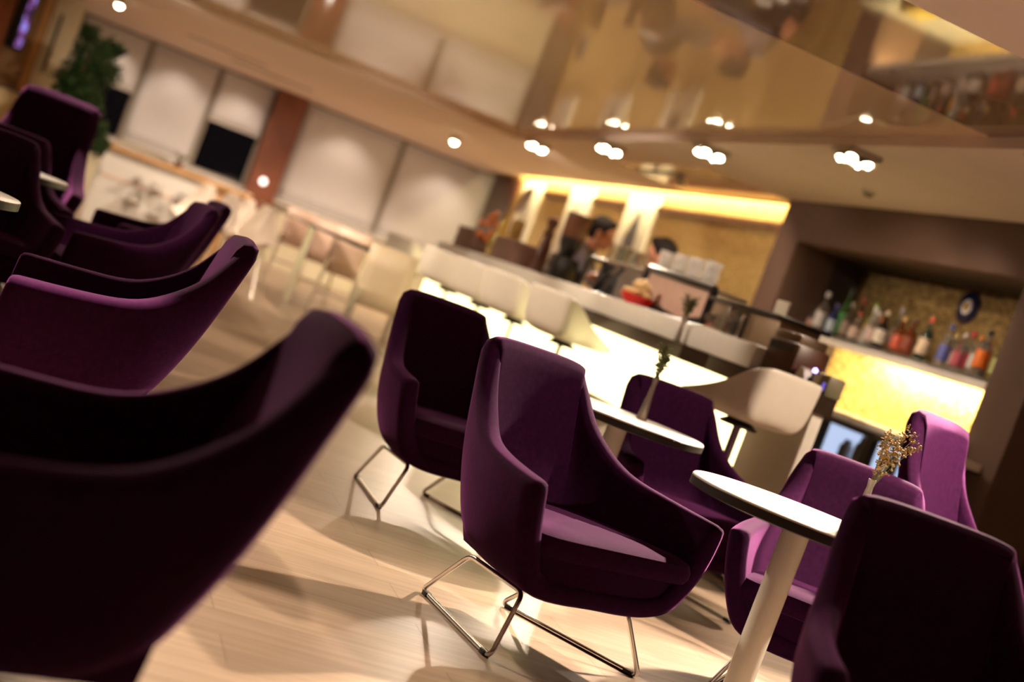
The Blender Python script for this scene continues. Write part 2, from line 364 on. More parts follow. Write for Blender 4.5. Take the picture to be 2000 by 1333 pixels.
def base_mesh():
    rows = []
    for f, k in ((-0.19, 0.62), (-0.05, 0.80), (0.10, 0.90), (0.235, 1.0), (0.262, 0.995), (0.272, 0.97)):
        rows.append([Vector((s * k, f, z)) for s, z in ((-.345, .345), (-.325, .315), (-.29, .255), (-.25, .208), (-.15, .195), (0, .194), (.15, .195), (.25, .208), (.29, .255), (.325, .315), (.345, .345), (.2, .348), (0, .348), (-.2, .348), (-.345, .345))])
    mb = MB().grid(rows); bmesh.ops.remove_doubles(mb.bm, verts=mb.bm.verts[:], dist=0.0005)
    bd = [e for e in mb.bm.edges if e.is_boundary]; bmesh.ops.holes_fill(mb.bm, edges=bd, sides=0)
    me = mb.mesh(); me.materials.append(VELVET); return me
SHELL, CUSH, BASE = shell_mesh('shell'), cushion_mesh(), base_mesh()
TALL = shell_mesh('tall_shell', tall=True)
def make_chair():
    t = thing('lounge_chair', '', 'armchair', group='purple lounge chairs')
    mobj('shell', SHELL, t); mobj('seat_cushion', CUSH, t); mobj('seat_base', BASE, t)
    for sg in (-1, 1):
        P = [(.312 * sg, .262, .0075), (.222 * sg, .205, .188), (.195 * sg, -.09, .190), (.170 * sg, -.272, .0075)]
        o = MB().tube(rounded(P, 0.03, 5), 0.0078, 10, True).obj('sled_leg', CHROME, t)
        d = (Vector(P[0]) - Vector(P[3])).normalized(); rot = d.to_track_quat('Y', 'Z').to_matrix()
        for k in (0.07, 0.93):
            p = Vector(P[3]).lerp(Vector(P[0]), k); MB().box((p.x, p.y, 0.007), (0.02, 0.034, 0.0155), 0.002, rot).obj('foot_pad', RUBBER, o)
    return t
chairs = [  # x, y, facing angle (deg), xy scale, z scale, label
    (1.624, 4.009, -67.3, 1, 1, 'purple velvet lounge chair in sharp focus at the centre, lit seat turned to the viewer'),
    (1.673, 5.623, -74.9, 1, 1, 'purple lounge chair directly behind the sharp one, with empty floor left of its chrome sled'),
    (2.66, 5.40, -85, 1, 1, 'dark purple lounge chair behind the round table that carries the pale slim vase'),
    (2.70, 4.11, -114.5, 1, 1, 'purple lounge chair across the nearest white table, one inner arm brightly lit'),
    (2.035, 2.558, -100.3, 1, 1, 'nearly black close lounge chair cut off at the bottom right corner'),
    (3.43, 4.35, -58, 1.12, 1.03, 'tall magenta-lit lounge chair with a seam, before the glowing mosaic at right'),
    (.128, 2.31, 181.6, 1, 1.012, 'huge blurred dark lounge chair filling the bottom left foreground'),
    (.198, 4.66, 180.5, 1, 1, 'purple lounge chair with one bright violet arm edge, second from the front on the left'),
    (.265, 7.22, 190, 1, 1, 'plum lounge chair third in the left row, just behind the violet-edged one'),
    (.50, 9.12, 191, 1, 1, 'plum lounge chair farthest in the left row, in front of the white buffet'),
    (-.43, 7.0, -86, 1, 1, 'dark lounge chair at the left frame edge facing the viewer beside a white tabletop'),
    (-.42, 8.35, -85, 1, 1, 'dark lounge chair standing between the left edge chair and the tall one'),
    (-.385, 9.92, -102, 1.2, 1.06, 'tall square-topped purple chair with bright magenta top rim below the tree'),
]
ch0 = make_chair()
for i, (x, y, a, s, sz, lab) in enumerate(chairs):
    c = ch0 if i == 0 else copy_tree(ch0)
    c.location = (x, y, 0); c.rotation_euler = (0, 0, R(a + 90) + math.pi); c.scale = (s, s, sz); c['label'] = lab
    if s > 1:
        for ch in c.children:
            if ch.name.startswith('shell'): ch.data = TALL
        mb = MB(); pts = [Vector((-.195, -.278, .80)), Vector((-.13, -.292, .803)), Vector((0, -.298, .805)), Vector((.13, -.292, .803)), Vector((.195, -.278, .80))]
        mb.tube(crom(pts, 4), 0.0035, 6).obj('seam', VELVET, c)

# ------------------------------------------------------------------ bistro tables
def make_table():
    t = thing('bistro_table', '', 'table', group='round white bistro tables')
    MB().lathe([(0, .640), (.322, .640), (.338, .644), (.338, .668), (.335, .670)], n=72).obj('edge_band', EDGE, t)
    MB().lathe([(0, .668), (.336, .668), (.337, .672), (.334, .675), (0, .675)], n=72).obj('tabletop', WHITE, t)
    MB().lathe([(.041, .012), (.041, .642)], n=32).obj('pole', WHITEP, t)
    MB().lathe([(0, 0), (.20, 0), (.20, .006), (.19, .012), (.05, .016), (0, .016)], n=48).obj('base_plate', WHITEP, t)
    return t
tables = [((2.17, 3.60), 'nearest round white table with thick dark edge and white pole, right of centre'),
          ((2.17, 5.10), 'round white table holding the pale slim vase, partly behind the sharp chair'),
          ((-.50, 5.07), 'round white table cut by the left frame edge, brightest of the left tables'),
          ((-.40, 7.73), 'round table with peach-lit top in front of the tall square chair')]
tb0 = make_table()
for i, ((x, y), lab) in enumerate(tables):
    c = tb0 if i == 0 else copy_tree(tb0); c.location = (x, y, 0); c['label'] = lab

# ------------------------------------------------------------------ vases with dried sprigs
def vase(loc, label, h, stems, m_fl, spread, ht, dens, vm=VASEM, lean=(0, 0)):
    t = thing('bud_vase', label, 'vase', loc, 0, 'bud vases with dried sprigs')
    MB().lathe([(0, 0), (.021, 0), (.0215, .004), (.013, h * .55), (.0095, h * .85), (.0125, h * .99), (.0125, h), (.010, h), (.0075, h * .85), (0, h * .8)], n=24).obj('vase_body', vm, t)
    st = MB(); fl = MB(); rnd = random.Random(int(h * 1e4) + stems)
    for k in range(stems):
        a = 2 * math.pi * k / stems + rnd.random(); sp = spread * (0.25 + 0.75 * rnd.random()); hh = ht * (0.55 + 0.45 * rnd.random())
        tip = Vector((math.cos(a) * sp + lean[0], math.sin(a) * sp + lean[1], h + hh)); b = Vector((math.cos(a) * .004, math.sin(a) * .004, h * .84))
        mid = b.lerp(tip, .5) + Vector((0, 0, .02)); pts = crom([b, mid, tip], 4); st.tube(pts, 0.0009, 5)
        for q in range(dens):
            u = 0.35 + 0.65 * q / dens; p = pts[min(len(pts) - 1, int(u * (len(pts) - 1)))] + Vector((rnd.gauss(0, .006), rnd.gauss(0, .006), rnd.gauss(0, .006)))
            r_ = rnd.uniform(.0018, .0042) * (1.35 if m_fl is DRYG else 1.15)
            for _q in range(1 if m_fl is DRYG else 3): fl.ball(p + Vector((rnd.gauss(0, r_), rnd.gauss(0, r_), rnd.gauss(0, r_))), r_, 5, (rnd.uniform(.6, 1.5), rnd.uniform(.6, 1.5), rnd.uniform(.5, 1.2)))
            st.tube([pts[min(len(pts) - 1, int(u * (len(pts) - 1)))], p], 0.0006, 4)
    st.obj('stems', DRYG, t); fl.obj('blossoms', m_fl, t); return t
vase((2.30, 5.21, .675), 'slim pale metal vase of green dried sprigs on the farther white table', .172, 16, DRYG, .034, .15, 20)
vase((2.40, 3.685, .675), 'slim vase of yellow dried flowers on the nearest table behind the dark chair', .155, 13, DRYY, .075, .20, 12, lean=(.035, -.01))

# ------------------------------------------------------------------ bar counter
XB = 3.4
t = thing('bar_counter', 'long white and dark bar counter with glowing front panel', 'bar counter', (XB, 8.6, 0))
Y0, Y1 = 5.86 - 8.6, 13.9 - 8.6
MB().prism([(.03, Y0 + .01), (.04, Y0 + .01), (.46, 6.75 - 8.6), (.46, Y1), (.03, Y1)], .08, .93, lambda a, b, h: Vector((a, b, h))).obj('carcass', WHITEP, t, smooth=False)
MB().box((.02, (Y0 + 6.42 - 8.6) / 2, .51), (.06, 6.42 - 5.86, .86), .004).obj('end_panel', WHITEP, t)
MB().box((.01, (6.42 - 8.6 + Y1) / 2, .73), (.04, Y1 + 8.6 - 6.42, .41)).obj('light_panel', LITP, t, smooth=False)
MB().box((.015, (6.42 - 8.6 + Y1) / 2, .30), (.05, Y1 + 8.6 - 6.42, .44)).obj('lower_panel', WHITEP, t, smooth=False)
MB().box((.06, (Y0 + Y1) / 2, .04), (.06, Y1 - Y0, .08)).obj('toe_kick', BLACK, t, smooth=False)
MB().prism([(-.02, Y0 - .02), (.075, Y0 - .02), (.50, 6.68 - 8.6), (.50, Y1), (-.10, Y1), (-.10, 7.3 - 8.6), (-.02, 7.1 - 8.6)], .93, 1.02, lambda a, b, h: Vector((a, b, h))).obj('worktop', DARKTOP, t, smooth=False)
MB().box((.065, (6.62 - 8.6 + Y1) / 2, 1.085), (.17, Y1 + 8.6 - 6.62, .13), .006).obj('raised_ledge', COUNTER, t)
# back counter with marble top under the alcove
t = thing('back_counter', 'dark back counter with pale stone top below the glowing mosaic', 'counter', (5.0, 8.6, 0))
MB().box((.44, .05, .945), (.88, 3.26, .05), .004).obj('stone_top', COUNTER, t)
MB().box((.44, .05, .916), (.84, 3.26, .012)).obj('dark_rail', BLACK, t, smooth=False)
MB().box((.60, .05, .44), (.50, 3.26, .86)).obj('carcass', BLACK, t, smooth=False)
ICE = mat('fridge_light', (0.8, 0.85, 0.9), 0.4, emit=(0.55, 0.68, 1.0), estr=1.05, var=0)
fl_lab = ['under-counter glass-door fridge nearest the bar end, a red can inside', 'middle under-counter glass-door fridge with white shelf packs', 'under-counter glass-door fridge half hidden by the magenta chair']
for i, y in enumerate((8.75, 8.13, 7.51)):
    f = thing('bottle_fridge', fl_lab[i], 'fridge', (4.97, y, 0), 0, 'glass-door fridges in the back bar')
    fr = MB()
    for yy in (-.285, .285): fr.box((.02, yy, .47), (.05, .04, .88), .004)
    for zz in (.05, .895): fr.box((.02, 0, zz), (.05, .55, .03), .004)
    fr.obj('door_frame', BLACK, f); MB().box((.015, 0, .475), (.006, .54, .82)).obj('glass_door', CLEAR, f)
    MB().box((.35, 0, .475), (.01, .56, .84)).obj('back_light', ICE, f, smooth=False)
    for zz in (.36, .66): MB().box((.20, 0, zz), (.26, .55, .008)).obj('shelf', STEEL, f)
    MB().cyl((-.02, .25, .25), (-.02, .25, .65), .008).obj('door_handle', CHROME, f)
cans = [((5.08, 8.62), .075, .17, (.6, .02, .02), 'red can on the upper shelf of the fridge nearest the bar end', .664), ((5.10, 8.86), .07, .22, (.35, .5, .45), 'pale green bottle beside the red can in the fridge', .664),
        ((5.08, 8.22), .09, .15, (.75, .75, .8), 'white pack on the middle fridge shelf', .664), ((5.07, 8.02), .10, .20, (.05, .04, .08), 'dark bottle pack on the middle fridge shelf', .664),
        ((5.06, 8.10), .07, .20, (.10, .06, .10), 'dark bottle low in the middle fridge', .364), ((5.08, 7.66), .08, .18, (.10, .12, .10), 'dark green bottle in the fridge half hidden by the magenta chair', .664),
        ((5.09, 7.46), .09, .14, (.35, .5, .25), 'green pack in the fridge half hidden by the magenta chair', .664), ((5.07, 7.58), .09, .18, (.08, .07, .07), 'black pack low in the fridge half hidden by the magenta chair', .364)]
for (x, y), r_, h, c, lab, z in cans:
    o = MB().lathe([(0, 0), (r_ * .45, 0), (r_ * .5, .006), (r_ * .5, h * .7), (r_ * .3, h * .85), (r_ * .3, h), (0, h)], n=20).obj('drink_bottle', mat('drink_%d' % int(y * 100), c, .35), loc=(x, y, z)); tag(o, lab, 'drink', 'drinks in the fridges')
# ------------------------------------------------------------------ bottle shelf and bottles
t = thing('bottle_shelf', 'long white floating shelf of bottles in the dark alcove', 'shelf', (5.25, 8.73, 1.40))
MB().box((.31, 0, .052), (.62, 2.92, .02), .002).obj('board', WHITE, t); MB().box((.012, 0, .028), (.024, 2.92, .072), .004).obj('fascia', WHITE, t)
ZS = 1.462
def bottle(x, y, h, r_, body, lab_c, cap_c, label, kind=0, lz=(.18, .52)):
    bm_ = mat('bottle_%d' % (hash(label) % 100000), body[:3], .06, trans=body[3], var=.03, ior=1.45)
    profs = {0: [(0, 0), (.92, 0), (1, .02), (1, .58), (.9, .65), (.5, .73), (.36, .78), (.34, .96), (.40, .965), (.40, 1), (0, 1)],
             1: [(0, 0), (.95, 0), (1, .02), (1, .68), (.86, .73), (.40, .77), (.38, .97), (.42, .97), (.42, 1), (0, 1)],
             2: [(0, 0), (1, 0), (1.08, .05), (.95, .36), (.62, .52), (.36, .66), (.32, .95), (.38, .96), (.38, 1), (0, 1)]}
    o = MB().lathe([(a * r_, b * h) for a, b in profs[kind]], n=20).obj('bottle', bm_, loc=(x, y, ZS)); tag(o, label, 'bottle', 'bottles on the alcove shelf')
    if lab_c: MB().lathe([(r_ * 1.012, h * lz[0]), (r_ * 1.02, h * (lz[0] + .005)), (r_ * 1.02, h * lz[1]), (r_ * 1.012, h * (lz[1] + .005))], n=20).obj('label', mat('lab_%d' % (hash(str(lab_c)) % 99999), lab_c, .5), o)
    if cap_c: MB().lathe([(0, h * .90), (r_ * .45, h * .90), (r_ * .46, h * .91), (r_ * .44, h * 1.02), (0, h * 1.025)], n=16).obj('cap', mat('cap_%d' % (hash(str(cap_c)) % 99999), cap_c, .4), o)
    return o
AMB = (.42, .12, .02, .75); DRK = (.02, .012, .012, .2); GRN = (.12, .35, .10, .7); CLR = (.88, .90, .88, .92); BLU = (.05, .08, .30, .6)
B = [(5.50, 10.02, .20, .045, CLR, (.45, .25, .2), None, 'short clear jar at the far left end of the alcove shelf', 1),
     (5.45, 9.84, .33, .042, CLR, (.65, .62, .6), (.6, .58, .55), 'tall frosted bottle near the far left end of the alcove shelf', 0),
     (5.60, 9.78, .42, .036, GRN, (.05, .3, .06), (.02, .02, .02), 'tall green bottle with black top, highest at the left of the shelf', 0),
     (5.48, 9.70, .26, .036, BLU, (.5, .6, .7), (.1, .1, .3), 'blue bottle right of the tall frosted one', 1),
     (5.62, 9.60, .37, .038, DRK, (.10, .06, .05), (.35, .05, .03), 'dark bottle with red cap behind the blue one', 0),
     (5.50, 9.52, .30, .038, (.25, .2, .15, .7), (.3, .22, .18), (.3, .25, .2), 'smoky bottle left of the green and orange one', 0),
     (5.62, 9.40, .35, .038, (.45, .55, .08, .6), (.75, .35, .04), (.3, .5, .05), 'green-capped bottle with orange lower half', 0),
     (5.47, 9.32, .24, .045, CLR, (.6, .45, .35), (.5, .1, .05), 'squat clear bottle with red cap, third of the shelf from left', 2),
     (5.60, 9.22, .25, .04, (.55, .2, .04, .6), (.6, .2, .03), (.7, .15, .03), 'orange bottle with orange top behind the squat one', 1),
     (5.46, 9.12, .30, .05, (.80, .78, .74, .5), None, (.7, .68, .66), 'white conical decanter in the middle of the shelf', 2),
     (5.62, 9.05, .36, .038, CLR, (.5, .4, .35), (.45, .4, .4), 'tall clear bottle right behind the conical decanter', 0),
     (5.42, 9.00, .27, .040, CLR, (.62, .45, .40), (.6, .55, .5), 'clear bottle with round red-white label left of the black one', 1),
     (5.40, 8.86, .285, .042, DRK, (.78, .72, .60), (.72, .60, .40), 'black bottle with big cream label and golden top', 0),
     (5.42, 8.66, .275, .041, AMB, (.55, .10, .05), (.60, .40, .15), 'amber bottle with red label beside the cream-labelled one', 0),
     (5.40, 8.50, .27, .042, (.35, .08, .02, .7), (.25, .06, .03), (.12, .05, .03), 'dark amber bottle with brown cap, second amber one', 0),
     (5.40, 8.31, .31, .042, (.03, .05, .03, .3), (.70, .55, .38), (.62, .10, .06), 'dark green bottle with beige label and red-white neck', 0),
     (5.56, 8.22, .26, .038, CLR, (.66, .50, .45), (.65, .5, .2), 'clear bottle behind the beige-labelled dark green one', 1),
     (5.40, 8.06, .295, .041, CLR, (.10, .12, .36), (.06, .08, .25), 'clear bottle with silver and dark blue label and blue cap', 1),
     (5.55, 8.03, .30, .036, CLR, (.55, .06, .08), (.60, .03, .06), 'slim bottle with red cap behind the blue-capped one', 0),
     (5.42, 7.92, .26, .038, CLR, (.50, .10, .14), (.65, .62, .6), 'clear bottle with pinkish label and white cap', 1),
     (5.52, 7.82, .285, .038, CLR, (.62, .52, .35), (.28, .18, .10), 'clear bottle with tan label and brown cap', 0),
     (5.42, 7.75, .27, .036, CLR, (.58, .58, .56), (.70, .25, .04), 'clear bottle with orange cap and pale label', 1),
     (5.39, 7.64, .31, .046, CLR, (.85, .20, .03), (.03, .03, .03), 'clear bottle with large bright orange label and black cap', 1, (.22, .58)),
     (5.53, 7.56, .30, .038, CLR, (.55, .08, .06), (.68, .66, .62), 'clear bottle with white cap just behind the orange-labelled one', 0),
     (5.40, 7.47, .285, .042, (.40, .55, .18, .8), (.45, .5, .2), (.78, .55, .04), 'pale green bottle with yellow cap at the right shelf end', 0),
     (5.55, 7.42, .29, .036, (.35, .08, .04, .6), (.4, .1, .05), (.30, .04, .02), 'red-brown bottle last at the right end of the shelf', 0)]
for b in B: bottle(*b)
# evil-eye plate on the mosaic
t = thing('eye_plate', 'round blue eye plate with white ring on the alcove mosaic', 'plate', (5.874, 8.68, 1.97))
ry = Matrix.Rotation(R(-90), 3, 'Y')
MB().lathe([(0, 0), (.115, 0), (.122, .006), (.118, .014), (0, .016)], n=40, rot=ry).obj('blue_disc', mat('cobalt_glass', (.006, .008, .035), .12), t)
MB().lathe([(0, .014), (.056, .014), (.056, .019), (0, .020)], n=32, rot=ry).obj('white_ring', mat('white_glass', (.72, .72, .75), .15), t)
MB().lathe([(0, .018), (.036, .018), (.036, .023), (0, .024)], n=32, rot=ry).obj('amber_ring', mat('amber_glass', (.65, .38, .08), .15), t)
MB().lathe([(0, .022), (.014, .022), (.014, .027), (0, .028)], n=20, rot=ry).obj('pupil', mat('navy_glass', (.006, .008, .03), .15), t)

# ------------------------------------------------------------------ hanging picture panels on the gold wall
PIC = mat('picture_white', (.80, .78, .72), .5, var=.02); FIG = mat('picture_grey_figure', (.13, .13, .17), .6, var=.4, scale=9)
pl_ = ['tall white picture panel with slim grey figure, nearest the windows', 'tall white picture panel with grey spire behind the coffee grinder', 'tall white picture panel with broad grey pointed figure right of the man']
figs = [[(-.04, .35), (.05, .40), (.08, .75), (.03, .98), (-.02, .98), (-.06, .72), (-.02, .5)], [(-.10, .2), (.12, .2), (.09, .55), (.02, .80), (-.03, .78), (-.09, .5)], [(-.16, .25), (.17, .28), (.16, .55), (.06, .84), (-.02, .82), (-.17, .55)]]
for i, (y, ww) in enumerate(((18.78, .86), (16.70, .82), (14.62, .88))):
    t = thing('picture_panel', pl_[i], 'picture', (5.58, y, 1.38), 0, 'white picture panels on the gold wall')
    MB().box((0, 0, .51), (.035, ww, 1.04), .004).obj('panel', PIC, t)
    MB().prism([(a * ww * 1.1, b * 1.02) for a, b in figs[i]], -.0185, -.0215, lambda a, b, h: Vector((h, -a, b))).obj('figure', FIG, t, smooth=False)

# ------------------------------------------------------------------ ceiling spot fixtures
def fixture(x, y, label, aim):
    t = thing('spot_fixture', label, 'ceiling light', (x, y, ZC), 0, 'four-lamp ceiling fixtures')
    fr = MB()
    for s in (-1, 1): fr.box((s * .105, 0, -.018), (.016, .226, .036), .003); fr.box((0, s * .105, -.018), (.21, .016, .036), .003)
    fr.obj('frame', STEEL, t)
    for k, (a, b) in enumerate(((-1, -1), (1, -1), (-1, 1), (1, 1))):
        d = Vector(aim[k % len(aim)]) - Vector((x, y, ZC)); d = Vector((-.16 + .10 * a, -.42 + .06 * b, -1)) + Vector((d.x, d.y, 0)).normalized() * .12; d.normalize(); p = Vector((a * .052, b * .052, -.035))
        rot = (-d).to_track_quat('Z', 'Y').to_matrix()
        h = MB().lathe([(0, .05), (.022, .05), (.042, .02), (.046, -.035), (.040, -.035), (.034, -.012), (0, -.010)], p, 20, rot).obj('lamp_head', CHROME, t)
        MB().lathe([(0, -.018), (.030, -.018), (.030, -.022), (0, -.026)], p, 16, rot).obj('bulb', BULB, h)
    return t
fx = [(4.02, 7.55, 'four-lamp chrome ceiling spot nearest the taupe alcove', [(2.6, 5.5, 0), (5.4, 7.9, 1.5), (3.75, 8.8, 1.45), (5.4, 8.9, 1.5)]),
      (4.02, 9.65, 'second four-lamp chrome ceiling spot from the alcove', [(2.6, 7.5, 0), (3.7, 8.6, 1.2), (1.8, 8.0, 0), (5.6, 11.6, 1.2)]),
      (4.02, 11.8, 'third four-lamp chrome ceiling spot from the alcove', [(2.6, 9.5, 0), (3.8, 10.4, 1.2), (1.8, 10.0, 0), (5.6, 14.2, 1.2)]),
      (4.02, 13.95, 'four-lamp chrome ceiling spot farthest along the bar', [(2.6, 11.5, 0), (5.6, 18.6, 1.2), (1.8, 12.0, 0), (5.6, 16.6, 1.2)])]
for f in fx: fixture(*f)
for x, y, lab, aim in fx:
    for k, tgt in enumerate(aim): spot((x + (-.05 if k % 2 == 0 else .05), y + (-.05 if k < 2 else .05), ZC - .085), tgt, 90 if tgt[2] == 0 else (115 if tgt[0] > 5.5 else 44), 80 if tgt[2] == 0 else 62, .6)
# single downlights of the window strip
for i, (x, y) in enumerate(((-.27, 16.75), (3.88, 16.95))):
    t = thing('spot_lamp', ('single ceiling spot above the tree', 'single ceiling spot between the windows and the bar')[i], 'ceiling light', (x, y, ZC), 0, 'single ceiling spots')
    MB().lathe([(0, 0), (.07, 0), (.075, -.012), (.055, -.035), (.06, -.07), (.05, -.075), (.045, -.055), (0, -.05)][::-1], n=24).obj('housing', STEEL, t)
    MB().ball((0, 0, -.066), .042, 12).obj('bulb', BULB, t)
    spot((x, y, ZC - .13), (x + 1.6, y + 1.2, 0), 90, 80, .7)
for x in (-.2, .76, 1.66, 3.3, 4.85): spot((x, 20.25, ZC - .02), (x, YW + .3, .3), 30, 95, .8, .05)
t = thing('smoke_detector', 'small cream smoke detector on the ceiling above the alcove', 'smoke detector', (4.79, 8.64, ZC))
MB().lathe([(0, 0), (.05, 0), (.052, -.015), (.04, -.02)][::-1], n=24).obj('base', WHITEP, t); MB().lathe([(.035, -.02), (.034, -.04), (.02, -.046), (0, -.046)][::-1], n=24).obj('sensor', mat('grey_sensor', (.25, .2, .15), .5), t)
t = thing('ceiling_vent', 'dark slot vent with a white lamp in the ceiling over the bar', 'vent', (4.74, 12.35, ZC))
MB().box((0, 0, -.006), (.10, 1.0, .012)).obj('slot', BLACK, t); MB().lathe([(0, 0), (.05, 0), (.05, -.06), (.03, -.08), (0, -.08)][::-1], (.12, -.3, 0), 20).obj('lamp', BULB if False else WHITE, t)
sbox('ceiling_inset', 4.5, 5.3, 10.7, 12.95, ZC - .004, ZC + .05, GLOSS)
for i, (x0, x1, y) in enumerate(((.55, 1.55, 17.9), (1.2, 2.3, 18.8))):
    o = thing('ceiling_grille', ('long slot air grille in the ceiling strip before the windows, left one', 'long slot air grille in the ceiling strip before the windows, right one')[i], 'vent', ((x0 + x1) / 2, y, ZC), 0, 'air grilles')
    MB().box((0, 0, -.005), (x1 - x0, .16, .010)).obj('slot', FRAME, o); MB().box((0, -.03, -.014), (x1 - x0, .05, .012)).obj('blade', WHITE, o)

# unseen fixtures of the same kind just outside the frame, some added as fill
off = [(4.02, 5.70, 'four-lamp ceiling spot beyond the right frame edge, nearer the bar end', [(1.75, 3.85, .4), (2.7, 3.8, .4), (2.2, 3.5, .6), (4.2, 4.6, 0)], (1700, 900, 230, 420), (40, 36, 36, 72)),
       (4.02, 3.85, 'four-lamp ceiling spot beyond the right frame edge, second from the bar end', [(3.35, 4.4, .9), (2.5, 3.8, .4), (1.6, 2.6, 0), (3.1, 5.9, .85)], (1000, 560, 150, 260), (40, 34, 60, 34)),
       (4.02, 2.0, 'unseen four-lamp ceiling spot beyond the right frame edge, heads added as fill', [(4.6, 1.6, 0), (3.6, 2.0, 0), (4.6, .4, 0), (1.56, 4.2, .6)], (480, 160, 420, 330), (80, 70, 80, 19)),  # row carried on unseen; heads added to bounce light onto soffit and chair
       (.0, 6.3, 'four-lamp ceiling spot above the frame over the left chairs', [(.8, 3.6, 0), (1.6, 5.3, 0), (0.35, 7.3, .4), (-.4, 5.1, .6)], (400, 120, 130, 90), (46, 60, 24, 26)),
       (-.02, 4.55, 'four-lamp ceiling spot above the second chair of the left row', [(.05, 4.12, .5), (.85, 3.05, 0), (.02, 4.3, .5), (-.5, 5.0, .6)], (680, 330, 300, 50), (26, 28, 24, 22)),
       (-.3, 10.85, 'four-lamp ceiling spot above the frame over the tall left chair', [(-.35, 10.35, 1.1), (.3, 8.6, 0), (.4, 9.4, .5), (3.2, 10.9, 1.0)], (400, 120, 80, 280), (40, 60, 40, 54)),
       (.9, 8.2, 'added unseen four-lamp fill light above the frame before the glass table', [(2.25, 10.45, .7), (2.6, 14.5, .7), (1.3, 13.9, .6), (3.2, 8.3, 1.0)], (260, 420, 420, 250), (40, 34, 34, 66))]  # added fill, unseen: brightens the high chairs, shell chairs and bar stools
for x, y, lab, aim, pw, an in off:
    fixture(x, y, lab, aim)
    for k, tgt in enumerate(aim): spot((x + (-.05 if k % 2 == 0 else .05), y + (-.05 if k < 2 else .05), ZC - .10), tgt, pw[k], an[k], .3, .035)
spot((.2, 14.0, ZC - .05), (.6, 15.6, .3), 200, 120, .6)  # from here on: added fill spots without fixtures, brightening far floor and blinds
spot((2.2, 14.3, ZC - .05), (2.2, 15.0, .3), 220, 120, .6)
spot((1.2, 18.2, ZC - .05), (1.2, 18.6, .3), 230, 130, .6)
spot((3.8, 18.6, ZC - .05), (3.6, 18.9, .3), 230, 130, .6)

# ------------------------------------------------------------------ bar stools along the counter
def stool_shell(m_, name='shell'):
    # cream tub: broad low back, wings dropping steeply to a flat seat tongue
    K = [[(0, .25, 0), (.09, .25, 0), (.155, .245, .012), (.172, .24, .03), (.176, .24, .04)],
         [(0, .10, -.005), (.10, .10, -.002), (.175, .10, .02), (.196, .10, .055), (.20, .10, .085)],
         [(0, .0, -.005), (.10, .0, 0), (.175, -.01, .035), (.20, -.02, .09), (.203, -.02, .145)],
         [(0, -.06, -.003), (.10, -.08, .0), (.178, -.10, .022), (.202, -.12, .10), (.202, -.125, .225)],
         [(0, -.10, -.002), (.09, -.135, .0), (.165, -.175, .022), (.188, -.195, .10), (.186, -.212, .262)],
         [(0, -.105, -.002), (.05, -.15, .002), (.10, -.19, .03), (.12, -.212, .11), (.12, -.232, .27)],
         [(0, -.11, 0), (0, -.15, .01), (0, -.195, .03), (0, -.216, .11), (0, -.238, .27)]]
    full = K + [[(-p, q, r) for p, q, r in k] for k in K[-2::-1]]
    V = [crom([Vector(p) for p in k], 3) for k in full]; rows = [crom(list(r), 3) for r in zip(*V)]
    mb = MB().grid(rows); bmesh.ops.remove_doubles(mb.bm, verts=mb.bm.verts[:], dist=.0015); bmesh.ops.dissolve_degenerate(mb.bm, dist=.0005, edges=mb.bm.edges[:])
    return baked(mb.mesh(), [('SOLIDIFY', dict(thickness=.014, offset=0)), ('SUBSURF', dict(levels=1, render_levels=1))], m_, name)
SSH = stool_shell(SEATW)
def make_stool():
    t = thing('bar_stool', '', 'bar stool', group='cream bar stools at the counter')
    s = mobj('shell', SSH, t); s.location = (0, 0, .79)
    MB().lathe([(.085, .745), (.09, .755), (.05, .782), (0, .785)], n=24).obj('seat_plate', BLACK, t)
    MB().lathe([(.026, .02), (.026, .46), (.019, .462), (.019, .75)], n=24).obj('pole', CHROME, t)
    MB().tube([(.15 * math.cos(a), .12 + .13 * math.sin(a), .30) for a in [R(200) + R(-220) * k / 14 * -1 for k in range(0)]] or rounded([(-.02, 0, .30), (-.15, .10, .30), (-.10, .26, .30), (.10, .26, .30), (.15, .10, .30), (.02, 0, .30)], .06, 5, False), .009, 8).obj('footrest', CHROME, t)
    MB().lathe([(0, 0), (.21, 0), (.21, .008), (.12, .02), (.03, .03), (0, .03)], n=40).obj('base_plate', CHROME, t)
    return t
stools = [(3.10, 5.96, 112, 'cream bar stool swivelled left at the right end of the bar'), (3.0, 8.35, 22, 'cream bar stool with its seat jutting into the glowing panel'),
          (3.0, 9.45, 25, 'second cream bar stool from the glowing gap, counting leftwards'), (3.0, 10.4, 25, 'third cream bar stool leftwards along the counter'),
          (3.0, 11.45, 28, 'cream bar stool at the far left end of the counter row'), (3.02, 13.1, 28, 'farthest cream bar stool, tucked behind the far end one')]
st0 = make_stool()
for i, (x, y, a, lab) in enumerate(stools):
    c = st0 if i == 0 else copy_tree(st0); c.location = (x, y, 0); c.rotation_euler = (0, 0, R(a - 90)); c['label'] = lab; c.scale = (1.05, 1.05, 1)

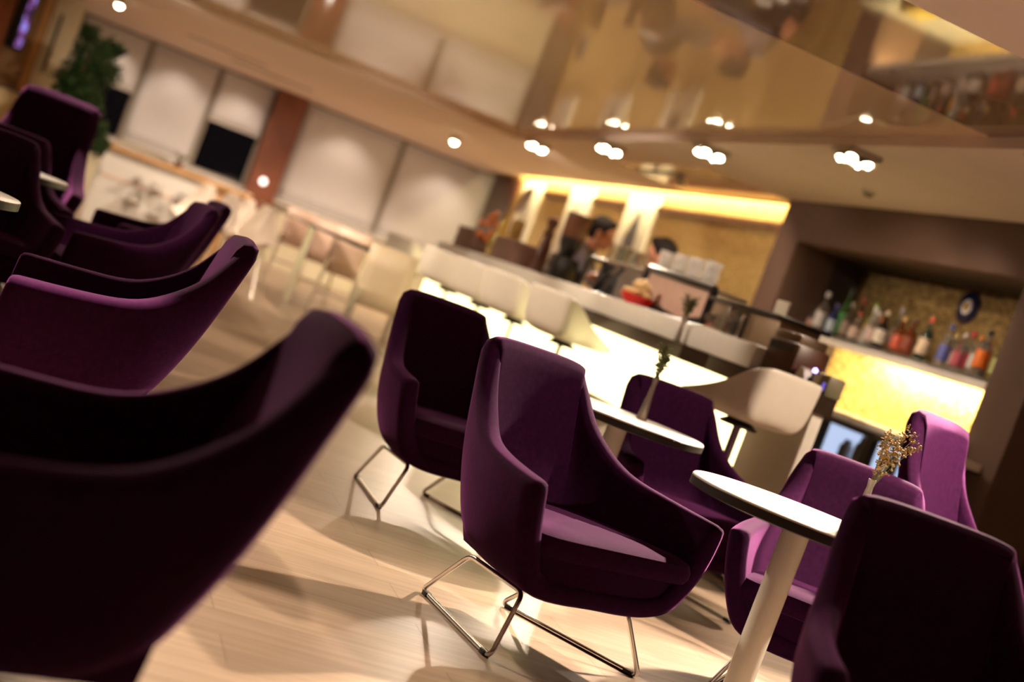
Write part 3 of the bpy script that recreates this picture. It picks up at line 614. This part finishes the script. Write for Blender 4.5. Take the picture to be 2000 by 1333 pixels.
# ------------------------------------------------------------------ high glass table with square-backed chairs
t = thing('high_table', 'long high table with dark glass-edged top in front of the window blinds', 'table', (2.27, 14.7, 0))
MB().box((.0, 0, .85), (.38, 7.2, .02), .003).obj('tabletop', mat('smoked_glass', (.10, .09, .07), .08, trans=.75, var=0), t)
for s in (-3.3, 0, 3.3): MB().box((.0, s, .42), (.06, .06, .84)).obj('leg', CHROME, t)
def make_high(mm, nm):
    t = thing('high_chair', '', 'bar chair', group='square-backed high chairs')
    rows = [[Vector((x, -.19 - .05 * (z - .5) + .02 * (x / .19) ** 2, z)) for x in (-.19, -.1, 0, .1, .19)] for z in (.45, .6, .75, .93)]
    me = baked(MB().grid(rows).mesh(), [('SOLIDIFY', dict(thickness=.02))], mm, 'backrest'); mobj('backrest', me, t)
    MB().box((0, 0, .58), (.38, .38, .03), .01).obj('seat', mm, t)
    for a in (-1, 1):
        for b in (-1, 1): MB().cyl((a * .21, b * .21, 0), (a * .17, b * .17, .57), .011).obj('leg', CHROME, t)
    MB().tube([(-.19, .19, .22), (.19, .19, .22), (.19, -.19, .22), (-.19, -.19, .22)], .008, 6, True).obj('foot_rail', CHROME, t)
    return t
hc = [(2.33, 10.68, 75, SEATY, 'yellowish square-backed high chair nearest the viewer, end of the glass table'), (2.70, 14.6, 78, SEATP, 'orange-rose square-backed high chair next after the yellowish one'),
      (2.70, 16.1, 78, SEATP, 'rose square-backed high chair second from the far end of the glass table'), (2.70, 18.5, 78, SEATP, 'rose square-backed high chair farthest along the glass table')]
for x, y, a, mm, lab in hc:
    c = make_high(mm, lab); c.location = (x, y, 0); c.rotation_euler = (0, 0, R(a - 90)); c['label'] = lab

# ------------------------------------------------------------------ white shell chairs and buffet
SHW = mat('white_shell_plastic', (.72, .62, .54), .35, var=.02)
def tub_mesh():
    prof = [(.20, .02), (.10, 0), (-.06, 0), (-.16, .05), (-.20, .18), (-.23, .34), (-.245, .42)]
    hw = [.18, .20, .21, .21, .17, .10, .045]
    rows = [[Vector((w_ * u, f + .07 * u * u * (1 if z > .03 else .2), z + .09 * u * u * (1 if z < .1 else .3))) for u in (-1, -.7, -.35, 0, .35, .7, 1)] for (f, z), w_ in zip(prof, hw)]
    return baked(MB().grid(rows).mesh(), [('SOLIDIFY', dict(thickness=.012)), ('SUBSURF', dict(levels=2, render_levels=2))], SHW, 'shell')
TUB = tub_mesh()
def make_tub():
    t = thing('shell_chair', '', 'chair', group='white shell chairs')
    s = mobj('shell', TUB, t); s.location = (0, 0, .45)
    for a in (-1, 1):
        for b in (-1, 1): MB().cyl((a * .22, b * .2, 0), (a * .12, b * .1, .45), .009).obj('leg', CHROME, t)
    return t
tl = [(1.06, 14.3, 150, 'white shell chair beside the wood table end, leftmost of four'), (1.22, 13.7, 140, 'white shell chair second from left by the brown column'),
      (1.46, 14.2, 150, 'white shell chair third from left by the brown column'), (1.62, 13.6, 160, 'white shell chair rightmost by the brown column')]
c0 = make_tub()
for i, (x, y, a, lab) in enumerate(tl):
    c = c0 if i == 0 else copy_tree(c0); c.location = (x, y, 0); c.rotation_euler = (0, 0, R(a)); c['label'] = lab
t = thing('buffet_counter', 'long white buffet counter with orange wood top before the windows', 'counter', (.9, 16.6, 0))
MB().box((.0, .05, .875), (1.75, .60, .05), .006).obj('wood_top', WOODO, t); MB().box((-.25, .1, .42), (1.1, .5, .84)).obj('body', WHITE, t)
MB().box((.55, .1, .42), (.35, .5, .84)).obj('wood_side', WOODO, t); MB().box((-.25, -.15, .55), (1.0, .02, .03)).obj('shelf_edge', SEATP, t)
MB().box((.62, .02, .906), (.52, .5, .012), .003).obj('white_runner', WHITE, t); MB().box((-.44, -.10, .93), (.56, .30, .06), .01).obj('display_tray', CLEAR, t)
for i, (x, z, r_) in enumerate(((-.15, .66, .07), (.18, .66, .08), (.27, .68, .07), (-.35, .70, .05), (.12, .50, .06), (-.35, .40, .07), (-.08, .33, .06), (.20, .33, .07))):
    o = MB().lathe([(0, 0), (r_ * .5, 0), (r_, r_ * .7), (r_ * .95, r_ * .7), (0, r_ * .1)], n=20).obj('bowl', WHITE, loc=(.9 + x, 16.36, z - .06 if z > .5 else z))
    tag(o, ('round white bowl at upper left of the buffet front', 'large round white bowl at upper middle of the buffet front', 'white bowl touching the large one on the buffet front', 'small white bowl at the top left corner of the buffet front',
            'white bowl below the two upper ones on the buffet', 'white bowl at the lower left of the buffet', 'white bowl at lower middle of the buffet', 'white bowl at lower right of the buffet')[i], 'bowl', 'white bowls on the buffet')
    MB().box((x, -.30, z - .066 if z > .5 else z - .006), (r_ * 2.4, .24, .012)).obj('shelf', WHITE, t)
t = thing('potted_palm', 'tiny spiky green plant in a pot on the buffet', 'plant', (.90, 16.5, .90))
MB().lathe([(0, 0), (.04, 0), (.055, .07), (0, .065)], n=16).obj('pot', BOXB, t)
lf = MB()
for k in range(14):
    a = k * 2.4; lf.tube(crom([Vector((0, 0, .06)), Vector((.05 * math.cos(a), .05 * math.sin(a), .14)), Vector((.10 * math.cos(a), .10 * math.sin(a), .17 - .02 * (k % 3)))], 3), [.004, .004, .0045, .005, .004, .003, .001], 4)
lf.obj('leaves', DRYG, t)
o = MB().ball((2.29, YW - .42, 1.12), .05, 16).obj('wall_lamp', mat('lamp_globe', (1, .95, .9), .4, emit=(1, .85, .75), estr=3, var=0)); tag(o, 'small round white globe lamp on the brown column', 'lamp')

# tall tree
t = thing('potted_tree', 'tall leafy green indoor tree in front of the left window', 'plant', (-.35, 16.4, 0))
MB().lathe([(0, 0), (.17, 0), (.22, .42), (.20, .42), (0, .38)], n=28).obj('pot', WHITEP, t)
tr = MB(); lv = MB(); rnd = random.Random(3)
for k in range(4): tr.tube(crom([Vector((.03 * k - .04, 0, .38)), Vector((.05 * math.sin(k * 2), .04 * math.cos(k), .9)), Vector((.16 * math.sin(k * 1.7), .12 * math.cos(k * 1.7), 1.6 + .1 * k))], 4), .014, 7)
tr.obj('trunk', WOODD, t)
cl = [(-.02, 0, 1.75, .20), (.12, .05, 1.85, .14), (-.05, 0, 1.5, .22), (.05, -.05, 1.3, .22), (.2, 0, 1.6, .16), (-.16, 0, 1.35, .16), (.12, 0, 1.15, .2), (.30, -.3, .98, .14), (.36, -.35, .85, .13), (.25, 0, 1.9, .06), (0, 0, 1.05, .2), (-.1, 0, 1.95, .10)]
for cx, cy, cz, cr in cl:
    for k in range(int(2200 * cr)):
        d = Vector((rnd.gauss(0, 1), rnd.gauss(0, 1), rnd.gauss(0, 1))).normalized() * cr * rnd.random() ** .4; p = Vector((cx, cy, cz)) + d
        L = rnd.uniform(.045, .085); ax = Vector((rnd.gauss(0, 1), rnd.gauss(0, 1), rnd.gauss(-.4, .7))).normalized(); sd = ax.orthogonal().normalized() * L * .28
        v = [lv.bm.verts.new(q) for q in (p, p + ax * L * .5 + sd, p + ax * L, p + ax * L * .5 - sd)]; lv.bm.faces.new(v)
lv.obj('foliage', LEAF, t, smooth=False)

# ------------------------------------------------------------------ things on the bar
ZL, ZT = 1.15, 1.02
t = thing('pepper_mill', 'tall dark turned wooden pepper mill standing at the far end of the bar', 'pepper mill', (3.68, 11.5, ZT))
MB().lathe([(0, 0), (.075, 0), (.078, .03), (.062, .10), (.058, .16), (.066, .24), (.058, .36), (.042, .43), (.040, .455), (.052, .475), (.040, .50), (.030, .53)], n=28).obj('body', WOODD, t)
MB().lathe([(.03, .525), (.034, .54), (.050, .57), (.052, .595), (.040, .62), (.0, .63)], n=28).obj('head', WOODD, t)
t = thing('coffee_grinder', 'coffee grinder with brown bean hopper on the bar beside the man', 'coffee grinder', (3.72, 11.0, ZT))
MB().box((0, 0, .17), (.20, .22, .34), .02).obj('body', BLACK, t); MB().box((0, 0, .012), (.30, .26, .025), .005).obj('base', BLACK, t)
MB().lathe([(.05, .34), (.065, .36), (.095, .45), (.098, .50)], n=28).obj('hopper_neck', BLACK, t)
MB().lathe([(.094, .50), (.100, .52), (.105, .68), (.10, .685)], n=28).obj('hopper', mat('brown_hopper', (.20, .085, .05), .25, trans=.15), t)
MB().lathe([(0, .685), (.108, .685), (.108, .70), (0, .705)], n=28).obj('hopper_lid', WOODD, t)
MB().cyl((-.13, 0, .20), (-.10, 0, .20), .03).obj('dial', CHROME, t)
for i, (x, y, s, lab) in enumerate(((3.62, 13.4, (.28, .62, .22), 'brown box at the far left end of the bar under the flowers'), (3.62, 12.0, (.28, .62, .22), 'brown box on the bar between the flowers and the pepper mill'))):
    o = thing('storage_box', lab, 'box', (x, y, ZL), 0, 'brown boxes on the bar'); MB().box((0, 0, .10), (s[0], s[1], .20), .006).obj('body', BOXB, o); MB().box((0, 0, .205), (s[0] + .01, s[1] + .01, .02), .004).obj('lid', mat('brown_box_lid', (.22, .12, .095), .5), o)
t = thing('flower_vase', 'gold glass vase of orange flowers on the bar by the window end', 'vase', (3.62, 12.72, ZL))
MB().lathe([(0, 0), (.05, 0), (.07, .05), (.08, .18), (.05, .30), (.03, .40), (.04, .44), (.03, .44), (0, .40)], n=24).obj('vase_body', mat('gold_glass', (.75, .6, .22), .15, .6), t)
fb = MB(); rnd = random.Random(5)
for k in range(26): fb.ball((rnd.gauss(-.02, .06), rnd.gauss(.25, .10), rnd.uniform(.16, .42)), rnd.uniform(.018, .034), 8)
fb.obj('orange_blossoms', mat('orange_flower', (.65, .20, .05), .7, var=.5, scale=12), t)
sb = MB()
for k in range(8): sb.tube([(0, .02, .36), (rnd.gauss(-.02, .05), rnd.gauss(.22, .08), rnd.uniform(.2, .4))], .004, 5)
sb.obj('stems', DRYG, t)
t = thing('cream_plate', 'cream oval plate standing upright near the left picture panel', 'plate', (3.70, 12.55, ZL + .40))
MB().lathe([(0, 0), (.08, 0), (.17, .02), (.17, .026), (.08, .008), (0, .008)], (0, 0, .20), 32, Matrix.Rotation(R(-80), 3, 'Y'), .8, 1).obj('dish', WHITEP, t)
MB().box((.01, 0, -.19), (.10, .10, .42), .01).obj('stand', mat('gold_stand', (.5, .36, .12), .4, .6), t)

# espresso machine: back towards the room
t = thing('espresso_machine', 'large espresso machine with a black-framed rear panel on the bar', 'espresso machine', (3.84, 9.0, ZT))
MB().box((-.03, .30, .245), (.30, 1.25, .25), .02).obj('body', STEEL, t)
MB().box((-.04, .05, .383), (.34, 1.95, .026), .01).obj('cup_tray', STEEL, t)
MB().prism([(-1.2, .17), (-1.2, .375), (-.10, .405), (-.08, .20), (-.80, .12)], -.235, -.215, lambda a, b, h: Vector((h, a, b))).obj('rear_panel', mat('rose_mirror_panel', (.64, .44, .36), .3, .15), t)
MB().tube(rounded([(-.245, -1.2, .17), (-.245, -1.2, .375), (-.245, -.10, .405), (-.245, -.08, .20), (-.245, -.80, .12)], .02, 3), .027, 8, True).obj('rear_frame', BLACK, t)
MB().box((-.05, -.55, .07), (.10, .85, .11), .01).obj('plinth', BLACK, t)
MB().tube(rounded([(-.20, 1.24, .01), (-.20, 1.22, .38), (-.20, .86, .37), (-.20, .86, .02)], .05, 4, False), .022, 8).obj('side_frame', BLACK, t)
for y in (.62, .40): MB().tube(rounded([(-.22, y, .36), (-.27, y + .02, .26), (-.27, y + .16, .04)], .04, 4, False), .014, 8).obj('steam_wand', BLACK, t)
MB().box((-.16, .70, .16), (.06, .30, .28), .02).obj('group_head', BLACK, t)
for y in (1.0, .45, -.45): MB().box((.1, y, .06), (.08, .08, .12), .01).obj('foot', BLACK, t)
for i, y in enumerate((9.16, 8.90, 8.64, 8.38)):
    for k in range(2):
        r_ = .058; o = MB().lathe([(0, 0), (r_ * .55, 0), (r_ * .85, .03), (r_, .095), (r_ * .93, .095), (r_ * .75, .03), (0, .01)], n=20).obj('coffee_cup', WHITE, loc=(3.80, y + (.01 * k), ZT + .396 + k * .075))
        tag(o, ('lower', 'upper')[k] + ' white cup of the ' + ('leftmost', 'second', 'third', 'rightmost')[i] + ' stack on the espresso machine', 'cup', 'white cups on the espresso machine')
        MB().tube([(-.035, -.03, .07), (-.055, -.05, .055), (-.045, -.045, .03), (-.03, -.025, .025)], .005, 6).obj('handle', WHITE, o)
for i, y in enumerate((9.95, 9.72)):
    for k in range(3):
        o = MB().lathe([(.034, 0), (.040, .13), (.037, .13), (.031, .008), (0, .008)], n=16).obj('glass_tumbler', CLEAR, loc=(3.80 + .095 * (k - 1), y + .03 * (k % 2), ZT + .396))
        tag(o, ('clear glass tumbler left on the machine top, ' if i == 0 else 'clear glass tumbler right of the other tumblers on the machine top, ') + ('front', 'middle', 'back')[k] + ' one', 'glass', 'glass tumblers on the espresso machine')

t = thing('cookie_bowl', 'red bowl heaped with pale cookies on the white ledge', 'bowl', (3.46, 8.58, ZL))
MB().lathe([(0, 0), (.07, 0), (.105, .03), (.118, .062), (.112, .062), (.07, .012), (0, .012)], n=32).obj('dish', mat('red_ceramic', (.62, .012, .015), .3), t)
rnd = random.Random(11)
for k in range(22):
    a = k * 2.4; rr_ = .095 * math.sqrt((k % 12) / 12.0); z = .07 + (.05 if k > 11 else 0) + .03 * (1 - rr_ / .1)
    o = MB().ball((0, 0, 0), .040, 8, (1, .85, .6)).obj('cookie', mat('cookie_dough', (.68, .46, .22), .7, var=.25, scale=60), loc=(3.46 + rr_ * .85 * math.cos(a) * (.6 if k > 11 else 1), 8.58 + rr_ * .85 * math.sin(a) * (.6 if k > 11 else 1), ZL + z))
    tag(o, 'pale cookie in the heap inside the red bowl', 'cookie', 'cookies in the red bowl'); o.rotation_euler = (rnd.uniform(-.5, .5), rnd.uniform(-.5, .5), rnd.random() * 3)
vase((3.335, 7.48, ZT), 'slim grey vase of green sprigs on the bar front lip', .15, 18, DRYG, .055, .15, 20)
# appliance with dark top and chrome front
t = thing('toaster_oven', 'chrome counter oven with a dark top at the right of the bar ledge', 'oven', (3.70, 7.30, ZT))
MB().box((.02, 0, .17), (.26, .86, .28), .008).obj('body', mat('bronze_metal', (.22, .14, .08), .4, .3), t); MB().box((-.115, .30, .19), (.014, .24, .24), .004).obj('chrome_face', CHROME, t); MB().box((.02, 0, .318), (.34, .92, .022), .005).obj('top', BLACK, t)
MB().box((-.115, .04, .19), (.014, .22, .20), .003).obj('window', mat('dark_window', (.03, .025, .02), .08), t)
for s in (.34, .28): MB().cyl((-.14, s, .20), (-.17, s, .20), .024).obj('knob', CHROME, t)
MB().tube(rounded([(-.12, -.10, .27), (-.16, -.10, .27), (-.16, -.10, .12), (-.12, -.10, .12)], .02, 3, False), .010, 8).obj('handle', CHROME, t)
for a in (-.38, .38): MB().box((.02, a, .015), (.2, .04, .03)).obj('foot', BLACK, t)
t = thing('menu_holder', 'small white card standing on the oven before the pillar', 'card', (3.70, 7.12, ZT + .329))
MB().box((0, 0, .045), (.008, .15, .09), .002).obj('card', mat('card_stock', (.55, .50, .40), .6), t); MB().box((0, 0, .004), (.05, .12, .008)).obj('foot', WHITE, t)
t = thing('cash_drawer', 'dark red-brown wooden box with a black slot near the bar end', 'box', (3.52, 6.44, ZT))
MB().box((0, 0, .10), (.18, .32, .20), .006).obj('body', WOODD, t); MB().box((.02, .05, .225), (.16, .28, .05), .006).obj('lid', mat('taupe_lid', (.20, .13, .08), .4), t); MB().box((-.09, .02, .165), (.008, .24, .04)).obj('slot', BLACK, t)
t = thing('paper_stand', 'folded white paper leaning on the bar beside the wooden box', 'paper', (3.46, 6.19, ZT))
MB().prism([(-.06, 0), (.06, 0), (.04, .05), (.01, .09), (-.04, .10)], -.03, .03, lambda a, b, h: Vector((h + b * .15, -a, b))).obj('sheet', WHITE, t)
t = thing('card_terminal', 'small olive card terminal with a violet light at the bar end', 'terminal', (3.47, 6.0, ZT))
MB().box((0, -.04, .05), (.09, .14, .10), .008).obj('body', mat('olive_grey_plastic', (.17, .15, .09), .4), t); MB().box((-.047, -.0, .05), (.006, .06, .08)).obj('cream_face', WHITEP, t)
MB().box((-.047, -.08, .04), (.004, .02, .04)).obj('violet_mark', mat('violet_led', (.1, .08, .5), .4, emit=(.30, .20, 1), estr=.6), t)
MB().ball((-.02, .09, .10), .012, 10).obj('status_light', mat('violet_led_bright', (.3, .2, 1), .4, emit=(.42, .28, 1), estr=9), t)
MB().cyl((-.02, .09, 0), (-.02, .09, .09), .010).obj('light_post', BLACK, t); MB().box((-.02, .07, .035), (.05, .06, .06), .01).obj('keypad', BLACK, t)
# stone ledge things at the far right of the back counter
t = thing('tray_stack', 'pale trays stacked on dark feet on the back counter by the pillar', 'tray', (5.2, 7.35, .97))
for z in (.02, .08): MB().box((0, 0, z), (.3, .22, .02), .004).obj('tray', WHITEP, t)
MB().box((0, 0, .05), (.24, .16, .04)).obj('spacer', BLACK, t); MB().box((0, 0, .005), (.24, .16, .012)).obj('foot', BLACK, t)
o = MB().box((5.15, 9.55, 1.02), (.2, .3, .10), .01).obj('yellow_box', mat('yellow_card', (.75, .55, .08), .5)); tag(o, 'yellow box on the stone counter at the left end of the glowing mosaic', 'box')

# ------------------------------------------------------------------ people behind the bar
def capsule(mb, a, b, ra, rb, n=14, k=5):
    a = Vector(a); b = Vector(b); L = (b - a).length; prof = [(ra * math.sin(math.pi / 2 * i / k), -ra * math.cos(math.pi / 2 * i / k)) for i in range(k)] + [(ra, 0)]
    prof += [(rb, L)] + [(rb * math.cos(math.pi / 2 * i / k), L + rb * math.sin(math.pi / 2 * i / k)) for i in range(1, k + 1)]
    prof[0] = (0, -ra); prof[-1] = (0, L + rb)
    mb.lathe(prof, a, n, (b - a).to_track_quat('Z', 'Y').to_matrix())
def blob(caps, balls, m_, name, vox=.009, parent=None, it=6):
    mb = MB()
    for c in caps: capsule(mb, *c)
    for c, r_, sc in balls: mb.ball(c, r_, 16, sc)
    me = baked(mb.mesh(), [('REMESH', dict(mode='VOXEL', voxel_size=vox)), ('SMOOTH', dict(iterations=it, factor=.5))], m_, name)
    return me
def person(loc, rz, label, stoop, hz):
    """local frame: facing +X; stoop = forward lean of trunk and head in metres"""
    s = stoop; hx = s + .03; sk = hz - 1.60
    hip, ch, nk = Vector((0, 0, .93)), Vector((s * .62, 0, 1.27 + sk * .55)), Vector((s * .92, 0, 1.45 + sk * .9))
    caps = [(hip, hip + Vector((0.01, 0, .12)), .135, .125), (hip + Vector((.01, 0, .12)), ch, .125, .15), (ch + Vector((0, -.09, .06)), ch + Vector((0, .09, .06)), .10, .10), (ch + Vector((.01, 0, .1)), nk, .075, .055), (nk, (hx - .02, 0, hz - .06), .055, .058)]
    for g in (-1, 1):
        sh = ch + Vector((0, g * .19, .10)); el = Vector((s + .10, g * .25, 1.10)); wr_ = Vector((s + .33, g * .16, 1.12))
        caps += [(sh, el, .055, .042), (el, wr_, .042, .029)]
        pm = wr_ + Vector((.075, -g * .01, -.01)); caps += [(wr_, pm, .028, .034)]
        for q, L in enumerate((.055, .066, .062, .048)):
            b = pm + Vector((.012, (q - 1.5) * .019, .004)); mid = b + Vector((L * .6, 0, -.008)); caps += [(b, mid, .0095, .009), (mid, mid + Vector((L * .35, 0, -.028)), .009, .0075)]
        th = wr_ + Vector((.03, -g * .028, -.004)); caps += [(th, th + Vector((.03, -g * .028, -.012)), .012, .0105), (th + Vector((.03, -g * .028, -.012)), th + Vector((.062, -g * .032, -.026)), .0105, .009)]
        hp = hip + Vector((0, g * .09, -.02)); kn = Vector((.03, g * .10, .50)); an_ = Vector((-.02, g * .10, .09)); caps += [(hp, kn, .088, .058), (kn, an_, .056, .038), (an_ + Vector((-.02, 0, -.05)), an_ + Vector((.15, 0, -.055)), .038, .032)]
    H = Vector((hx, 0, hz)); c = [(H + Vector((0, 0, .035)), .092, (1.06, .84, 1.05)), (H + Vector((.035, 0, -.045)), .066, (1, .80, 1.15)), (H + Vector((.06, 0, -.095)), .032, (1, 1, .8)),
         (H + Vector((.098, 0, -.015)), .015, (1, .8, 1.4)), (H + Vector((.108, 0, -.034)), .014, (1, 1, .8)), (H + Vector((.085, 0, -.066)), .017, (.8, 1.5, .55)), (H + Vector((.088, 0, .022)), .016, (.6, 3.2, .6))]
    for g in (-1, 1): c.append((H + Vector((-.008, g * .082, -.008)), .026, (.9, .4, 1.35)))
    me = blob(caps, c, SKIN, 'body'); o = mobj('person', me); o.location = loc; o.rotation_euler = (0, 0, rz); o.scale = (1.16, 1.16, 1.16); tag(o, label, 'person')
    for g in (-1, 1):
        e_ = MB().ball(H + Vector((.083, g * .031, .004)), .011, 10).obj('eye', mat('eye_white', (.55, .5, .47), .2), o); MB().ball(H + Vector((.0915, g * .031, .003)), .0055, 8).obj('iris', HAIR, e_)
    hb = [(H + Vector((-.012, 0, .055)), .098, (1.05, .88, .98)), (H + Vector((.055, 0, .098)), .045, (1.1, 1.35, .75)), (H + Vector((-.06, 0, -.005)), .058, (.8, 1.15, 1.25))]
    for g in (-1, 1): hb.append((H + Vector((.005, g * .072, .035)), .03, (1.0, .5, 1.6)))
    hm = mobj('hair', blob([], hb, HAIR, 'hair', .008, it=3), o)
    cv = [(hip, ch, .140, .160), (ch + Vector((0, -.09, .06)), ch + Vector((0, .09, .06)), .107, .107)]
    mobj('waistcoat', blob(cv, [], CLOTHB, 'waistcoat', .010), o)
    sl = [(ch + Vector((0, -.12, .06)), ch + Vector((0, .12, .06)), .098, .098), (ch + Vector((.01, 0, .1)), nk + Vector((0, 0, -.02)), .088, .066)]
    for g in (-1, 1): sh = ch + Vector((0, g * .19, .10)); el = Vector((s + .10, g * .25, 1.10)); sl += [(ch + Vector((0, g * .12, .07)), sh, .085, .068), (sh, el, .066, .054), (el, el.lerp(Vector((s + .33, g * .16, 1.12)), .8), .053, .042)]
    mobj('shirt', blob(sl, [], CLOTHS, 'shirt', .010), o)
    tr_ = [(hip + Vector((0, 0, -.02)), hip + Vector((0, 0, .06)), .145, .14)]
    for g in (-1, 1): hp = hip + Vector((0, g * .09, -.02)); kn = Vector((.03, g * .10, .50)); tr_ += [(hp, kn, .098, .07), (kn, Vector((-.02, g * .10, .10)), .07, .055)]
    mobj('trousers', blob(tr_, [], CLOTHB, 'trousers', .012), o)
    return o
person((4.14, 12.42, 0), R(-24), 'dark-haired man in black waistcoat bending over the coffee machine, seen in profile', .22, 1.475)
person((4.68, 10.75, 0), R(150), 'person bent low behind the espresso machine, only dark hair showing', .20, 1.405)
